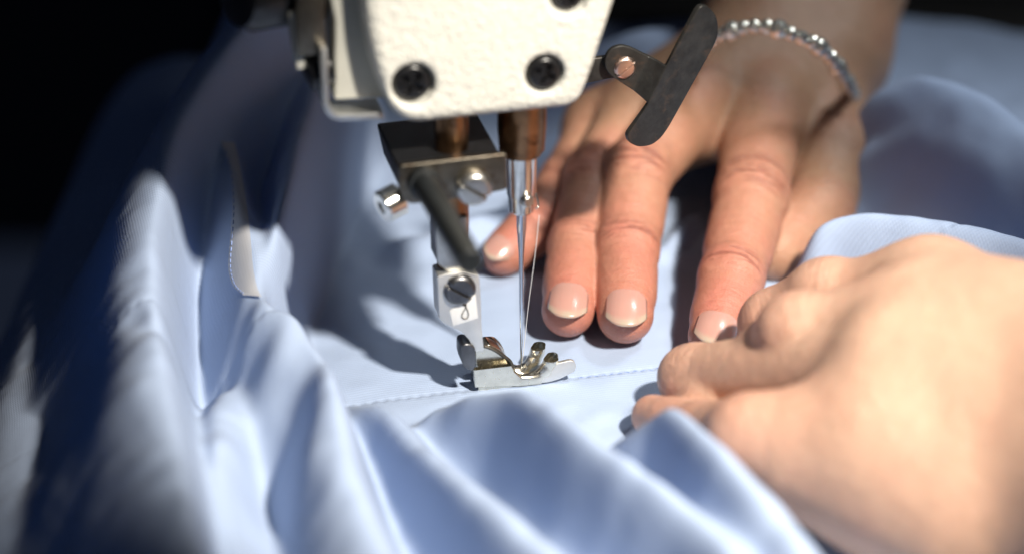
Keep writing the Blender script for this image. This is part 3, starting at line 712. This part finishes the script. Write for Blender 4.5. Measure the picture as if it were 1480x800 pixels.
# presser foot: shank and sole, outlined in the 3.477x enlargement of the photograph
def z3(pts, yl): return [loc(580+x/3.477, 350+y/3.477, yl) for x, y in pts]
foot = None
def prism3(name, pts, y0, dep, mat, parent=None, bevel=.25, rnd=0):
    P = z3(pts, y0); P = rounded(P, rnd, 3) if rnd else P
    bm = bmesh.new(); add_prism(bm, [(p[0], y0, p[2]) for p in P], (0, dep, 0)); return bm_obj(name, bm, mat, parent or mach, bevel=bevel)
foot = prism3('presser_foot', [(182, 172), (240, 158), (300, 150), (392, 168), (400, 290), (404, 430), (416, 545), (368, 548), (342, 490), (318, 462), (285, 440), (215, 408), (192, 384)], -7.5, 6.5, M_shank, rnd=.5)
c = z3([(293, 235)], -7.5)[0]; slot_screw('shank_screw', (c[0], -7.6, c[2]), (0, -1, 0), 3.9, 1.5, -.6, M_darksteel, foot, depth=1.0, wdt=.14)
prism3('reflection_patch', [(244, 345), (372, 262), (386, 380), (260, 420)], -7.62, .25, M_patch, foot, .05)  # pale piece standing in for a reflection on the shank
sq = z3([(318, 318), (300, 310), (310, 300), (322, 318), (338, 350), (338, 378), (318, 388), (300, 374), (308, 350), (328, 326), (326, 308)], -7.72)
tube('engraved_mark', sq, .12, M_plate, foot)
def foot_sole():
    h_ = .2; lo_ = z3([(340, 740)], -8.2)[0]; hi_ = z3([(800, 470)], 5.5)[0]; lo_[0] -= 1; hi_[0] += 1
    lo_[2] = min(lo_[2], -.6); fld = Field(lo_, hi_, h_); G = fld.new()
    x_, z_ = np.meshgrid(fld.ax[0], fld.ax[2], indexing='ij'); y_ = fld.ax[1][None, :, None]
    def ext(px, y0, y1, rr):
        d_ = polysdf(x_, z_, [tuple(p[[0, 2]]) for p in z3(px, (y0+y1)/2)])[:, None, :]+rr; e_ = np.abs(y_-(y0+y1)/2)-(y1-y0)/2+rr
        return (np.minimum(np.maximum(d_, e_), 0)+np.sqrt(np.maximum(d_, 0)**2+np.maximum(e_, 0)**2)-rr).astype(np.float32)
    G = np.minimum(G, ext([(358, 612), (372, 598), (545, 600), (566, 640), (600, 668), (700, 668), (708, 700), (600, 714), (368, 722)], -6.6, -5.0, .35))
    G = smin(G, ext([(372, 606), (540, 600), (580, 622), (640, 640), (640, 672), (380, 672)], 1.0, 3.0, .5), .5)
    G = smin(G, ext([(368, 668), (600, 668), (640, 672), (640, 704), (600, 706), (368, 712)], -6.0, 2.6, .3), .6)
    for yl, dx in ((-5.4, 0), (-3.4, 2)):
        p = z3([(590, 690), (680, 676), (726, 640), (752, 592), (760, 574)], yl)
        for a_, b_, r0, r1 in zip(p, p[1:], (1.2, 1.45, 1.6, 1.6), (1.45, 1.6, 1.6, 1.4)): fld.cone(G, a_, b_, r0, r1, .9)
    for yl in (.9, 2.6):
        p = z3([(540, 650), (620, 640), (664, 596), (684, 545), (696, 512)], yl)
        for a_, b_, r0, r1 in zip(p, p[1:], (1.3, 1.5, 1.7, 1.65), (1.5, 1.7, 1.65, 1.45)): fld.cone(G, a_, b_, r0, r1, .9)
    V_, Q_ = surface_nets(G, fld.lo, h_); V_ = lap(V_, Q_, 6, .5)
    return link('sole', npmesh('sole', V_, Q_), M_nickel, foot)
foot_sole()
prism3('hinge_knob', [(300, 524), (318, 510), (350, 512), (372, 530), (378, 600), (366, 640), (340, 644), (312, 622), (300, 580)], -8.2, 5.5, M_darksteel, foot, 1.1, .8)
prism3('ankle_block', [(372, 540), (440, 512), (500, 540), (545, 600), (540, 622), (380, 622)], -4.0, 4.4, M_nickel, foot, .4, .5)
prism3('ankle_block', [(410, 500), (478, 497), (515, 530), (520, 575), (420, 575)], 1.2, 3, M_nickel, foot, .8, 1.0)
sp_ = z3([(415, 520), (450, 528), (490, 552), (520, 575), (545, 590), (560, 622), (568, 660), (572, 700)], -4.6)
tube('spring', sp_, .45, M_plate, foot)
prism3('edge_guide', [(700, 660), (735, 676), (782, 608), (850, 592), (872, 598), (881, 622), (872, 648), (800, 684), (740, 702), (690, 706)], -6.9, 1.1, M_shank, foot, .15, .6)
# upper thread from the guide down to the needle eye
xe = xr
tube_ = tube('sewing_thread', [(xr+3.6, -3.0, zb-1), (xr+3.0, -3.2, zb-8), (xr+2.0, -2.6, zb-18), (xr+.9, -1.4, zb-30), (xr+.5, -.7, 6), (xr+.1, -.3, 3.5)], .08, M_white_thread)
tube_.rotation_euler = (0, 0, YAW)
tag(tube_, 'fine pale thread running down beside the needle into its eye', 'thread')
